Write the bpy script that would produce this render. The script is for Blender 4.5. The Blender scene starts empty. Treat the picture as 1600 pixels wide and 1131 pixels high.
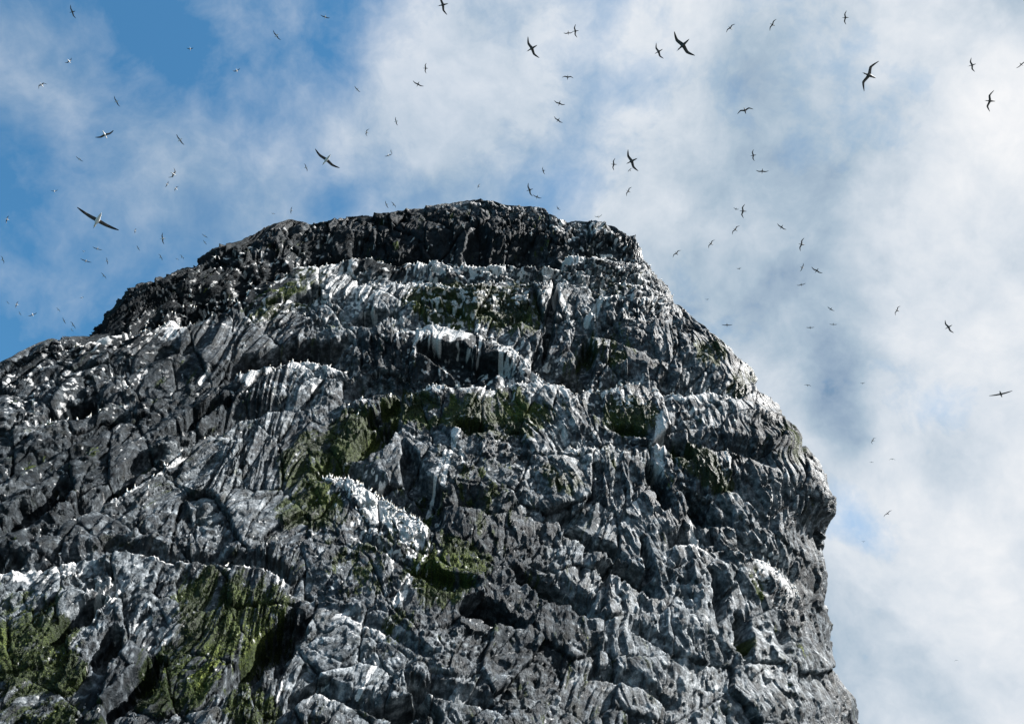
import bpy, math, random
import numpy as np
from mathutils import Vector, Matrix
random.seed(7)
rng = np.random.default_rng(11)

# ------------------------------------------------------------------ camera, sky, sun, exposure
scene = bpy.context.scene
FPX, CX, CY = 1386.0, 800.0, 565.5            # focal length and centre in pixels of a 1600 px wide picture
PITCH = math.radians(45.0)
CAM = np.array([0.0, 0.0, 2.5])
FWD = np.array([0.0, math.cos(PITCH), math.sin(PITCH)])
UPV = np.array([0.0, -math.sin(PITCH), math.cos(PITCH)])
RGT = np.array([1.0, 0.0, 0.0])
cam_data = bpy.data.cameras.new('camera')
cam = bpy.data.objects.new('camera', cam_data)
scene.collection.objects.link(cam)
cam.location = CAM
cam.rotation_euler = (PITCH + math.pi / 2, 0, 0)
cam_data.sensor_width = 36.0
cam_data.lens = 36.0 * FPX / 1600.0
cam_data.clip_start, cam_data.clip_end = 0.5, 20000
scene.camera = cam

SUN_EL, SUN_AZ = 46.0, 92.0                   # degrees; azimuth clockwise from +Y (straight ahead)
sun_data = bpy.data.lights.new('sun', 'SUN')
sun_data.energy = 5.0
sun_data.angle = math.radians(0.5)
sun_data.color = (1.0, 0.97, 0.93)
sun = bpy.data.objects.new('sun', sun_data)
scene.collection.objects.link(sun)
sd = Vector((math.sin(math.radians(SUN_AZ)) * math.cos(math.radians(SUN_EL)),
             math.cos(math.radians(SUN_AZ)) * math.cos(math.radians(SUN_EL)),
             math.sin(math.radians(SUN_EL))))
sun.rotation_euler = sd.to_track_quat('Z', 'Y').to_euler()
sun.location = (0, 0, 300)

def ray(px, py):
    d = RGT * (px - CX) / FPX - UPV * (py - CY) / FPX + FWD
    return d / np.linalg.norm(d)

world = bpy.data.worlds.new('World')
scene.world = world
world.use_nodes = True
wt = world.node_tree
wt.nodes.clear()
def wn(t, **kw):
    n = wt.nodes.new(t)
    for k, v in kw.items(): setattr(n, k, v)
    return n
def wl(a, b): wt.links.new(a, b)
def wmath(op, a, b=None, clamp=False):
    n = wn('ShaderNodeMath', operation=op, use_clamp=clamp)
    for i, s in enumerate((a, b)):
        if s is None: continue
        if isinstance(s, (int, float)): n.inputs[i].default_value = s
        else: wl(s, n.inputs[i])
    return n.outputs[0]
tc = wn('ShaderNodeTexCoord')
dirv = wn('ShaderNodeVectorMath', operation='NORMALIZE'); wl(tc.outputs['Generated'], dirv.inputs[0])
dirn = dirv.outputs[0]
def wnoise(scale, detail, rough, off, color=False, vec=None, dist=0.0):
    m = wn('ShaderNodeVectorMath', operation='ADD'); wl(vec or dirn, m.inputs[0]); m.inputs[1].default_value = off
    n = wn('ShaderNodeTexNoise'); n.inputs['Scale'].default_value = scale
    n.inputs['Detail'].default_value = detail; n.inputs['Roughness'].default_value = rough
    n.inputs['Distortion'].default_value = dist
    wl(m.outputs[0], n.inputs['Vector'])
    return n.outputs['Color' if color else 'Fac']
# the direction is bent by noise so that the cloud banks get ragged outlines
wc = wnoise(3.5, 6, 0.55, (3.1, 1.2, 0.4), True)
sb = wn('ShaderNodeVectorMath', operation='SUBTRACT'); wl(wc, sb.inputs[0]); sb.inputs[1].default_value = (.5, .5, .5)
sc_ = wn('ShaderNodeVectorMath', operation='SCALE'); wl(sb.outputs[0], sc_.inputs[0]); sc_.inputs['Scale'].default_value = 0.11
wa = wn('ShaderNodeVectorMath', operation='ADD'); wl(dirn, wa.inputs[0]); wl(sc_.outputs[0], wa.inputs[1])
wdir = wa.outputs[0]
def bank(px, py, r, w):
    """one cloud bank (w > 0) or gap (w < 0) in a fixed direction of the sky"""
    c = ray(px, py)
    d = wn('ShaderNodeVectorMath', operation='DISTANCE'); wl(wdir, d.inputs[0]); d.inputs[1].default_value = tuple(c)
    m = wn('ShaderNodeMapRange', interpolation_type='SMOOTHSTEP')
    m.inputs['From Min'].default_value = 0; m.inputs['From Max'].default_value = r / FPX * 1.25
    m.inputs['To Min'].default_value = w; m.inputs['To Max'].default_value = 0
    wl(d.outputs['Value'], m.inputs['Value'])
    return m.outputs['Result']
def total(items, start):
    acc = start
    for it in items: acc = wmath('ADD', acc, bank(*it))
    return acc
sx = wn('ShaderNodeSeparateXYZ'); wl(wdir, sx.inputs[0])
n1 = wnoise(3.2, 9, 0.56, (0, 0, 0), vec=wdir)
n2 = wnoise(8.0, 9, 0.6, (5, 3, 1), vec=wdir)
n3 = wnoise(2.6, 8, 0.58, (1, 7, 2), vec=wdir)
# cover: blue gaps on the left, closed cloud on the right
cov = wmath('ADD', wmath('MULTIPLY', sx.outputs[0], 1.38), 0.73)
cov = wmath('ADD', cov, wmath('MULTIPLY', wmath('SUBTRACT', n1, .5), 1.6))
cov = wmath('ADD', cov, wmath('MULTIPLY', wmath('SUBTRACT', n2, .5), 1.3))
n4 = wnoise(19.0, 8, 0.62, (2, 9, 4), vec=wdir)
cov = wmath('ADD', cov, wmath('MULTIPLY', wmath('SUBTRACT', n4, .5), 0.75))
cov = total([(250, 60, 200, -.22), (330, 170, 150, -.26), (240, 60, 120, -.10), (190, 470, 190, -.30), (20, 560, 180, -.30), (30, 290, 120, -.25), (380, 30, 120, .12), (150, 330, 90, .2),
             (500, 90, 120, -.25), (560, 30, 150, -.15), (520, 300, 70, -.35), (880, 300, 90, -.45), (540, 130, 60, -.25),
             (70, 130, 150, .40), (10, 60, 120, .30), (290, 230, 100, .38), (300, 350, 150, .38), (60, 420, 110, .25),
             (640, 180, 170, .38), (760, 60, 150, .30), (470, 40, 90, .15), (440, 330, 90, .25), (100, 480, 60, .2),
             (620, 40, 120, -.25), (1290, 800, 60, -.25), (1490, 660, 55, -.30), (1340, 800, 60, -.35)], cov)
cov = wmath('ADD', cov, 0.0, True)
lim = wn('ShaderNodeMapRange', interpolation_type='SMOOTHSTEP')        # the veil is thinner towards the left
wl(sx.outputs[0], lim.inputs['Value']); lim.inputs['From Min'].default_value = -.42; lim.inputs['From Max'].default_value = .22
lim.inputs['To Min'].default_value = .70; lim.inputs['To Max'].default_value = 1.0
cov = wmath('MULTIPLY', cov, lim.outputs['Result'])
bri = wmath('ADD', 0.50, wmath('MULTIPLY', wmath('SUBTRACT', n3, .5), 1.5))
bri = wmath('ADD', bri, wmath('MULTIPLY', wmath('SUBTRACT', n2, .5), 0.9))
bri = wmath('ADD', bri, wmath('MULTIPLY', wmath('SUBTRACT', n4, .5), 0.45))
bri = total([(1500, 380, 300, .36), (1480, 100, 260, .30), (980, 90, 230, .22), (1440, 780, 220, .25), (1560, 620, 200, .2),
             (1250, 190, 190, -.16), (1310, 320, 130, -.10), (1300, 480, 110, -.12), (1303, 575, 62, -.28), (1308, 645, 62, -.42), (1314, 700, 46, -.25), (1170, 300, 200, -.08), (1150, 420, 160, -.10), (1390, 960, 150, -.12),
             (1500, 690, 80, -.18), (980, 330, 120, .08), (1130, 600, 120, .05), (1050, 300, 150, -.05), (1130, 130, 110, -.10), (1560, 900, 120, .12), (600, 300, 200, .05)], bri)
bri = wmath('MAXIMUM', bri, 0.03)
ramp = wn('ShaderNodeValToRGB')
ramp.color_ramp.elements[0].position = 0.0; ramp.color_ramp.elements[0].color = (.130, .245, .390, 1)
ramp.color_ramp.elements[1].position = 1.0; ramp.color_ramp.elements[1].color = (.93, .94, .96, 1)
e = ramp.color_ramp.elements.new(0.14); e.color = (.28, .385, .52, 1)
e = ramp.color_ramp.elements.new(0.35); e.color = (.42, .53, .64, 1)
e = ramp.color_ramp.elements.new(0.68); e.color = (.70, .76, .83, 1)
wl(bri, ramp.inputs[0])
SKY_K = 0.05
SKY_LEVEL = 0.305                              # the sky's level; the exposure below makes up for it
# thin cloud over blue takes a violet-blue tint
sky = wn('ShaderNodeTexSky', sky_type='NISHITA', sun_disc=False)
sky.sun_elevation = math.radians(SUN_EL); sky.sun_rotation = math.radians(SUN_AZ)
sky.altitude = 0; sky.air_density = 1.0; sky.dust_density = 0.6; sky.ozone_density = 1.5
tint = wn('ShaderNodeMix', data_type='RGBA', blend_type='MULTIPLY'); tint.inputs[0].default_value = 1
wl(sky.outputs[0], tint.inputs[6]); tint.inputs[7].default_value = (0.57, 1.15, 1.27, 1)
cl = wn('ShaderNodeVectorMath', operation='SCALE'); wl(ramp.outputs[0], cl.inputs[0]); cl.inputs['Scale'].default_value = SKY_LEVEL / SKY_K
cmix = wn('ShaderNodeMix', data_type='RGBA')
wl(cov, cmix.inputs[0]); wl(tint.outputs[2], cmix.inputs[6]); wl(cl.outputs[0], cmix.inputs[7])
bg = wn('ShaderNodeBackground'); bg.inputs[1].default_value = SKY_K
wl(cmix.outputs[2], bg.inputs[0])
wo = wn('ShaderNodeOutputWorld'); wl(bg.outputs[0], wo.inputs[0])

vs = scene.view_settings
vs.view_transform = 'Standard'; vs.look = 'None'; vs.exposure = 1.71; vs.gamma = 1; vs.use_curve_mapping = False
scene.render.resolution_x, scene.render.resolution_y = 1024, 723

# ------------------------------------------------------------------ helpers
def link(o, parent=None):
    scene.collection.objects.link(o)
    if parent: o.parent = parent
    return o
def mesh_obj(name, verts, faces, mats=(), midx=None, smooth=False, parent=None):
    me = bpy.data.meshes.new(name)
    me.from_pydata([tuple(v) for v in verts], [], faces)
    for m in mats: me.materials.append(m)
    if midx is not None: me.polygons.foreach_set('material_index', midx)
    if smooth: me.polygons.foreach_set('use_smooth', [True] * len(faces))
    me.update()
    return link(bpy.data.objects.new(name, me), parent)
def project(P):
    """world points (N,3) -> photo pixels (1600 wide)"""
    q = P - CAM
    w = q @ FWD
    return CX + FPX * (q @ RGT) / w, CY - FPX * (q @ UPV) / w

def hash2(i, j, s):
    h = (i.astype(np.int64) * 374761393 + j.astype(np.int64) * 668265263 + int(s) * 1442695041) & 0xffffffff
    h = ((h ^ (h >> 13)) * 1274126177) & 0xffffffff
    h = ((h ^ (h >> 16)) * 2246822519) & 0xffffffff
    h = h ^ (h >> 15)
    return (h & 0xffffff).astype(np.float32) / np.float32(0x1000000)
def vnoise(x, y, s):
    i = np.floor(x); j = np.floor(y)
    fx = (x - i).astype(np.float32); fy = (y - j).astype(np.float32)
    i = i.astype(np.int64); j = j.astype(np.int64)
    fx = fx * fx * (3 - 2 * fx); fy = fy * fy * (3 - 2 * fy)
    a = hash2(i, j, s); b = hash2(i + 1, j, s); c = hash2(i, j + 1, s); d = hash2(i + 1, j + 1, s)
    return (a + (b - a) * fx + (c - a) * fy + (a - b - c + d) * fx * fy) * 2 - 1
def fbm(x, y, s, octv=4, g=0.5):
    r = 0; a = 1.0; t = 0
    for k in range(octv):
        r = r + a * vnoise(x * 2 ** k + 17.3 * k, y * 2 ** k - 9.1 * k, s + k); t += a; a *= g
    return r / t
def cells(u, v, s, jit=0.9, smooth=0.0):
    """nearest jittered cell: id, offset to its centre, F2 - F1"""
    iu = np.floor(u).astype(np.int64); iv = np.floor(v).astype(np.int64)
    f1 = np.full(u.shape, 9e9, np.float32); f2 = f1.copy()
    bi = np.zeros(u.shape, np.int64); bj = bi.copy(); dx1 = np.zeros(u.shape, np.float32); dy1 = dx1.copy()
    for a in (-1, 0, 1):
        for b in (-1, 0, 1):
            ci = iu + a; cj = iv + b
            dx = (u - (ci + .5 + jit * (hash2(ci, cj, s) - .5))).astype(np.float32)
            dy = (v - (cj + .5 + jit * (hash2(ci, cj, s + 77) - .5))).astype(np.float32)
            d = dx * dx + dy * dy
            m = d < f1
            f2 = np.where(m, f1, np.minimum(f2, d)); f1 = np.where(m, d, f1)
            bi = np.where(m, ci, bi); bj = np.where(m, cj, bj); dx1 = np.where(m, dx, dx1); dy1 = np.where(m, dy, dy1)
    return bi, bj, dx1, dy1, np.sqrt(f2) - np.sqrt(f1)
def facets(u, v, s, tilt=1.0, crack=0.25, step=0.5):
    bi, bj, dx, dy, e = cells(u, v, s)
    h = (hash2(bi, bj, s + 5) - .5) * 2 * step
    h = h + (hash2(bi, bj, s + 6) - .5) * 2 * tilt * dx + (hash2(bi, bj, s + 7) - .5) * 2 * tilt * dy
    return h - crack * np.exp(-e / 0.06), e
def sstep(a, b, x):
    t = np.clip((x - a) / (b - a), 0, 1)
    return t * t * (3 - 2 * t)

# ------------------------------------------------------------------ the crag
# skyline of the crag, left to summit to right, in photo pixels; each point is set at its own distance
LEFT = [(-1100, 1080), (-800, 935), (-400, 740), (-200, 650), (0, 563), (35, 545), (75, 528), (138, 522), (150, 505), (175, 475), (200, 448),
        (250, 432), (300, 412), (330, 385), (375, 375), (420, 350), (445, 343), (490, 349), (520, 341), (600, 332), (690, 318), (750, 311)]
RIGHT = [(752, 311), (790, 321), (850, 324), (870, 344), (900, 345), (940, 345), (965, 358), (990, 372), (1008, 395), (1011, 412),
         (1030, 430), (1050, 452), (1057, 466), (1070, 484), (1095, 495), (1110, 515), (1140, 535), (1165, 565), (1182, 578),
         (1190, 612), (1225, 632), (1232, 658), (1255, 672), (1262, 695), (1290, 730), (1296, 760), (1308, 778), (1309, 795), (1296, 818), (1288, 840),
         (1288, 870), (1294, 895), (1290, 945), (1300, 965), (1300, 1010), (1312, 1060), (1330, 1075), (1342, 1100), (1346, 1140), (1360, 1300)]
def azel(px, py):
    d = ray(px, py)
    return math.degrees(math.atan2(d[0], d[1])), math.degrees(math.asin(d[2]))
AZS = azel(750, 311)[0]
def rim(az):
    return 132.0 + 0.25 * np.maximum(0, AZS - az) + 0.05 * np.maximum(0, az - AZS)
def outline(pts):
    zs, azs = [], []
    for p in pts:
        a, e_ = azel(*p)
        zs.append(CAM[2] + rim(a) * math.tan(math.radians(e_))); azs.append(a)
    return np.array(zs), np.array(azs)
zl, al = outline(LEFT); zr, ar = outline(RIGHT)
zl = np.maximum.accumulate(zl) + np.arange(len(zl)) * 1e-3
ZTOP = max(zl[-1], zr[0])
zr[0] = ZTOP
zr = np.minimum.accumulate(zr) - np.arange(len(zr)) * 1e-3
zl[-1] = ZTOP
prow_z = np.array([-5, 20, 37, 55, 76, 107, 151, ZTOP - 8, ZTOP])
prow_r = np.array([78, 82, 87, 95, 104, 112, 120.5, 127, 131.9])
NR, NC = 760, 1130
CL, CB = 40, 40                       # coarse columns left of the frame and round the back
zrow = []
tgt = np.linspace(0, 1, 4000)
zz = 30 + (ZTOP - 0.02 - 30) * tgt
rr = np.interp(zz, prow_z, prow_r)
pyp = np.degrees(np.arctan2(zz - CAM[2], rr))
dens = np.abs(np.gradient(pyp)) + 0.4 * np.gradient(zz) / (ZTOP - 30) * 30
dens *= 1 + 1.2 * sstep(.86, 1, tgt)
cum = np.concatenate([[0], np.cumsum(dens)[:-1]]); cum /= cum[-1]
zrow = np.interp(np.linspace(0, 1, NR), cum, zz)
zrow = np.concatenate([np.linspace(-4, 29.5, 14), zrow])
rows = []
phi_f = np.linspace(-math.pi, math.pi, 3000)
NCOL = CL + NC + CB
PHI = np.zeros((len(zrow), NCOL)); AZ = PHI.copy(); RR = PHI.copy()
for k, z in enumerate(zrow):
    a0 = np.interp(z, zl, al); a1 = np.interp(z, zr[::-1], ar[::-1])
    mid, half = (a0 + a1) / 2, max((a1 - a0) / 2, .02)
    el0 = math.degrees(math.atan2(z - CAM[2], 125))
    # left limit of the frame for this height
    azlim = -math.degrees(math.atan2(850 / FPX, max(0.15, math.cos(math.radians(min(el0, 70))) * 0.98))) * 1.0
    azlim = min(azlim, -30)
    s = (azlim - mid) / half
    pl = max(-1.85, -math.pi / 2 + (s + 1) * 1.2) if s <= -1 else math.asin(s)
    pr = 1.85
    w = 0.75 * np.abs(np.cos(phi_f)) + 0.25
    m = (phi_f >= pl) & (phi_f <= pr)
    c = np.cumsum(w * m); c /= c[-1]
    ph = np.interp(np.linspace(0, 1, NC), c[m], phi_f[m])
    ph[0] = pl; ph[-1] = pr
    left = np.linspace(-math.pi + 0.02, pl, CL + 1)[:-1]
    back = np.linspace(pr, math.pi - 0.02, CB + 1)[1:]
    ph = np.concatenate([left, ph, back])
    PHI[k] = ph
    az = mid + half * np.sin(ph)
    rm = rim(az)
    rf = np.interp(z, prow_z, prow_r)
    dep = max(0.0, rim(mid) - rf)
    cp = np.cos(ph)
    RR[k] = rm - dep * np.where(cp > 0, np.abs(cp) ** 0.9, -np.abs(cp) ** 0.9)
    AZ[k] = az
ar_ = np.radians(AZ)
ZG = np.repeat(zrow[:, None], NCOL, 1)
BASE = np.stack([RR * np.sin(ar_), RR * np.cos(ar_), ZG], -1)
NRT = len(zrow)
PX, PY = project(BASE.reshape(-1, 3)); PX = PX.reshape(NRT, NCOL); PY = PY.reshape(NRT, NCOL)
# outward normals of the smooth base
du = np.gradient(BASE, axis=1); dv = np.gradient(BASE, axis=0)
NRM = np.cross(du, dv); NRM /= (np.linalg.norm(NRM, axis=-1, keepdims=True) + 1e-9)
NRM = np.where((NRM[..., 1:2] > 0) & (np.abs(PHI[..., None]) < 1.2), -NRM, NRM)
# unrolled chart of the surface in which the rock structure is laid out (hundredths of the stack's width)
half_px = np.gradient(PX, axis=1)
arc = np.cumsum(np.linalg.norm(du, axis=-1), 1)
j0 = np.argmin(np.abs(PHI), 1)
SL = np.linalg.norm(BASE - CAM, axis=-1)
mpp = SL / FPX                                # metres per photo pixel
fold = np.where(np.abs(PHI) > 1.25, 1.0, 0.0)
XC = PX + np.sign(PHI) * np.maximum(0, np.abs(PHI) - 1.15) * 170
YC = PY.copy()
EXTRA = dict(top=0)

def regional_angle(x, y):
    """lean of the rock grain from upright, degrees, positive = leaning right ( / )"""
    a = np.interp(x, [-300, 0, 250, 400, 520, 700, 900, 1100, 1300], [66, 64, 58, 46, 30, 12, -6, -20, -14])
    a = a - 16 * sstep(820, 900, y) * sstep(520, 420, x)
    a = a + 20 * sstep(470, 380, y) * sstep(900, 500, x)
    return a
wx = (14 - 7 * sstep(700, 900, XC)) * fbm(XC / 70, YC / 70, 1, 2) + 2.2 * fbm(XC / 16, YC / 16, 5, 2)
wy = (14 - 7 * sstep(700, 900, XC)) * fbm(XC / 70, YC / 70, 31, 2) + 2.2 * fbm(XC / 16, YC / 16, 35, 2)
X, Y = XC + wx, YC + wy
H = np.zeros_like(X)
# macro blocks, each with a grain direction of its own
S0 = 95.0
rw = sstep(640, 820, XC) * sstep(680, 820, YC)          # the lower right face is shattered small
bi, bj, dx, dy, e0 = cells(X / S0, Y / (S0 * .9), 101)
ccx = X - dx * S0; ccy = Y - dy * S0 * .9
ang = np.radians(regional_angle(ccx, ccy) + (hash2(bi, bj, 3) - .5) * (28 + 40 * sstep(350, 600, ccx) - 34 * sstep(850, 1000, ccx)))
H += .85 * ((hash2(bi, bj, 4) - .5) * 1.6 + (hash2(bi, bj, 5) - .5) * 1.6 * dx + (hash2(bi, bj, 6) - .2) * -1.6 * dy)
H -= 0.7 * (1 - .5 * rw) * np.exp(-e0 / 0.03)
ca, sa = np.cos(ang), np.sin(ang)
def rot(x, y):                                   # u across the grain, v along it (downwards)
    return x * ca + y * sa, -x * sa + y * ca
U, V = rot(X, Y)
U = U + 900 * hash2(bi, bj, 8); V = V + 900 * hash2(bi, bj, 9)
roughz = 0.75 + 0.5 * fbm(XC / 150, YC / 150, 61, 3)
K = mpp / 0.11
HD = np.zeros_like(H)                                  # finer relief, laid on later along the new faces
leftw = sstep(480, 300, XC) * sstep(500, 620, YC + XC * .3)
asp = 0.62 + 0.75 * hash2(bi, bj, 12)                     # how drawn out the splits are, block by block
asp = asp * (1 + .7 * leftw) * (1 - .35 * sstep(470, 400, YC))
asp = asp * (1 + 1.9 * sstep(800, 960, ccx) * sstep(560, 700, ccy))
V = V / asp
lipsoft = np.ones_like(H)
c1, c2, q1, q2, e1 = cells(U / 40, V / 44, 201)
slab = sstep(.30, .75, hash2(c1, c2, 215))              # some faces are clean slabs, others shattered
tone = hash2(c1, c2, 216)
f = (hash2(c1, c2, 206) - .5) + (hash2(c1, c2, 207) - .5) * 2.6 * q1 + (hash2(c1, c2, 208) - .5) * 2.2 * q2
H += .66 * f * K * (1 - .25 * rw) * (1 - .25 * sstep(860, 1000, ccx)) - .5 * (1 - .45 * rw) * K * np.exp(-e1 / .03)
rgh_b = rw
HD += (.14 + .05 * rw) * K * sstep(820, 980, XC) * sstep(540, 660, YC) * (fl_ := facets(U / 9, V / 14, 271, 1.8, .2, .6)[0])
slab = np.maximum(slab, .4 * rw)
rgh = (.38 + .8 * slab) * (1 - .0 * leftw)
fl, el_ = facets(U / 13, V / 34, 261, 1.8, .2, .6); HD += (.05 + .26 * leftw) * fl * K * (.4 + .6 * slab)
f, e2 = facets(U / 19, V / 22, 211, 1.9, .16, .42); HD += (0.50 + .22 * rw) * f * K * roughz * (.4 + .6 * rgh)
f, e3 = facets(U / 9.5, V / 10.5, 221, 2.0, .14, .42); HD += 0.30 * f * K * roughz * rgh
f, e4 = facets(U / 5.0, V / 5.5, 231, 2.0, .1, .42); HD += 0.17 * (1 - .55 * rw) * f * K * roughz * rgh
HD += 0.05 * (1 - .6 * rw) * K * fbm(U / 3.2, V / 6, 241, 2)
H += 0.6 * fbm(U / 55, V / 120, 251, 3)
# fluted columns down the grain in places
colm = np.clip(fbm(XC / 130, YC / 130, 71, 2) * 2.2, 0, 1)
H += colm * 0.8 * K * (np.abs(vnoise(U / 22, V / 150, 81)) - .4)

# ---- ledges traced as they run: (lip points, depth of the shelf in m, height of the hollow above in px)
LEDGES = [
    ([(140, 530), (200, 512), (260, 500), (330, 482), (400, 455), (470, 425), (560, 412), (640, 408), (760, 417), (860, 420)], 4.5, 62),
    ([(800, 398), (870, 398), (960, 402), (1012, 418), (1062, 472)], 3.5, 40),
    ([(560, 450), (640, 440), (720, 448), (800, 440), (880, 448)], 1.6, 26),
    ([(610, 522), (680, 514), (740, 522), (800, 545), (850, 590), (884, 612)], 3.2, 46),
    ([(360, 592), (420, 574), (470, 566), (545, 582)], 4.5, 36),
    ([(240, 560), (300, 545), (360, 538)], 2.0, 24),
    ([(540, 628), (600, 616), (680, 604), (760, 606), (850, 600), (900, 612), (1000, 606), (1070, 622), (1130, 612), (1190, 618), (1240, 645)], 3.6, 44),
    ([(400, 655), (340, 672), (290, 703), (240, 745), (190, 776), (110, 812), (40, 850)], 2.4, 34),
    ([(170, 630), (120, 640), (60, 668), (-20, 705)], 2.6, 34),
    ([(-30, 850), (60, 812), (90, 770)], 2.6, 44),
    ([(-40, 900), (90, 884), (180, 862), (260, 882), (345, 884), (400, 888), (450, 915)], 3.4, 34),
    ([(330, 690), (400, 650), (470, 640)], 1.6, 24),
    ([(500, 748), (550, 752), (600, 778), (662, 822)], 3.0, 40),
    ([(440, 925), (520, 955), (590, 985), (670, 1030)], 1.5, 22),
    ([(560, 840), (610, 870), (660, 905)], 1.8, 24),
    ([(870, 702), (930, 695), (985, 708), (1010, 735)], 2.2, 34),
    ([(720, 790), (800, 800), (860, 822), (900, 815)], 2.6, 34),
    ([(830, 905), (880, 922), (925, 950)], 3.4, 34),
    ([(1165, 868), (1210, 888), (1255, 935), (1285, 965)], 2.4, 38),
    ([(1040, 855), (1090, 850), (1130, 880)], 2.4, 34),
    ([(990, 990), (1030, 1015), (1080, 1050)], 2.0, 28),
    ([(420, 1120), (500, 1085), (580, 1110)], 2.4, 32),
    ([(640, 1085), (720, 1090), (790, 1120)], 2.8, 34),
    ([(1090, 545), (1130, 560), (1180, 590)], 1.3, 22),
    ([(900, 520), (960, 530), (1020, 560)], 1.8, 30),
    ([(930, 1060), (1000, 1075), (1050, 1110)], 1.8, 26),
    ([(1100, 700), (1160, 705), (1230, 745)], 1.8, 30),
    ([(-20, 622), (60, 592), (140, 574)], 1.6, 18), ([(180, 702), (260, 652), (330, 612)], 1.5, 18), ([(20, 738), (110, 702), (200, 655)], 1.6, 20),
    ([(130, 604), (220, 572), (300, 549)], 1.4, 16), ([(60, 560), (150, 545), (230, 530)], 1.2, 12), ([(150, 830), (250, 775), (340, 725)], 1.4, 18), ([(-20, 800), (60, 752), (120, 716)], 1.4, 18),
]
LIPM = np.zeros_like(H)                     # nearness to a lip, from below: where the birds whiten the rock
jag = 2.5 * fbm(XC / 14, YC / 90, 301, 3) + 7 * fbm(XC / 55, YC / 120, 305, 2)
for pts, dep, hh in LEDGES:                  # the lips are worn: quieter relief there
    p = np.array(sorted(pts)); ly = np.interp(PX, p[:, 0], p[:, 1])
    end = sstep(p[0, 0] - 22, p[0, 0] + 18, PX) * sstep(p[-1, 0] + 22, p[-1, 0] - 18, PX)
    lipsoft = np.minimum(lipsoft, 1 - .55 * end * np.exp(-((ly - PY) / 16) ** 2))
H = H * lipsoft; HD = HD * lipsoft
for pts, dep, hh in LEDGES:
    p = np.array(sorted(pts))
    ly = np.interp(PX, p[:, 0], p[:, 1])
    end = sstep(p[0, 0] - 22, p[0, 0] + 18, PX + jag) * sstep(p[-1, 0] + 22, p[-1, 0] - 18, PX + jag)
    t = ly + jag - PY                       # > 0 above the lip
    vis = (np.abs(PHI) < 1.7)
    slp = np.abs(np.interp(PX, (p[1:, 0] + p[:-1, 0]) / 2, np.diff(p[:, 1]) / np.diff(p[:, 0])))
    prof = np.where(t > 0, -1.3 * sstep(0, 2.0 + 16 * slp, t) * (1 - np.clip(t / hh, 0, 1) ** 1.7), 0.32 * np.exp(-np.clip(-t, 0, 400) / 26))
    brk = np.clip(.75 + 1.0 * fbm(XC / 45 + dep * 31, YC * 0 + dep * 17, 311, 3), .15, 1.3)
    H += .78 * dep * end * prof * vis * brk * (1 - .9 * sstep(.95, 1.35, np.abs(PHI)))
    LIPM = np.maximum(LIPM, end * vis * np.clip(brk * 1.1, 0, 1) * np.where(t > 0, np.exp(-t / 2.0), np.exp(t / 10.0)) * min(1, dep / 3))

# ---- deep hollows and clefts: (x, y, rx, ry, lean, depth)
HOLLOWS = [(445, 552, 95, 17, 8, 4), (1032, 752, 14, 42, -14, 5), (872, 925, 80, 15, -28, 5), (200, 742, 75, 12, 38, 2.2), (60, 785, 70, 18, 35, 2.5),
           (405, 1015, 22, 85, 42, 3.6), (215, 1075, 70, 24, 45, 3.6), (840, 400, 50, 12, -4, 4), (1160, 985, 12, 40, -10, 3.5), (1225, 985, 9, 45, -15, 2),
           (985, 900, 55, 16, -30, 4), (690, 900, 60, 10, -25, 1.5), (725, 560, 75, 16, -12, 3.5), (895, 590, 26, 18, 0, 3.5), (735, 655, 34, 12, -15, 2),
           (590, 690, 45, 18, 30, 2.5), (660, 760, 14, 70, -18, 2.5), (600, 650, 40, 12, 35, 2), (770, 960, 55, 16, -20, 3), (860, 490, 9, 60, 4, 3),
           (1060, 690, 30, 12, -30, 2.5), (640, 1110, 60, 18, 5, 4), (110, 640, 40, 14, 10, 3), (120, 965, 55, 14, 25, 3), (460, 1000, 14, 60, 35, 2.5),
           (300, 640, 60, 12, 28, 2.5), (985, 668, 34, 8, -15, 1.5), (930, 840, 60, 12, -30, 3), (1120, 930, 12, 45, -12, 2.5), (1100, 790, 40, 14, -40, 2.5),
           (330, 480, 60, 12, 22, 2.5), (250, 490, 60, 10, 22, 2.5), (500, 400, 60, 12, 10, 3), (620, 395, 60, 9, 2, 3), (740, 380, 20, 34, 10, 3),
           (920, 560, 16, 30, 0, 2.5), (480, 460, 30, 8, 20, 2), (590, 500, 40, 10, 5, 2.5), (1010, 870, 10, 36, -10, 2.5), (160, 1010, 40, 20, 35, 2.5)]
for (cx, cy, rx, ry, lean, dep) in HOLLOWS:
    a = math.radians(lean if rx > ry else lean)
    ex, ey = (PX - cx) + wx * 1.2, (PY - cy) + wy * 1.2
    if rx > ry: p_, q_ = ex * math.cos(a) - ey * math.sin(a), ex * math.sin(a) + ey * math.cos(a)
    else: p_, q_ = ex * math.cos(a) + ey * math.sin(a), -ex * math.sin(a) + ey * math.cos(a)
    r2 = (p_ / rx) ** 2 + (q_ / ry) ** 2
    H -= 1.35 * dep * sstep(1.3, .45, r2) * (1 - sstep(1.0, 1.35, np.abs(PHI)))

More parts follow.
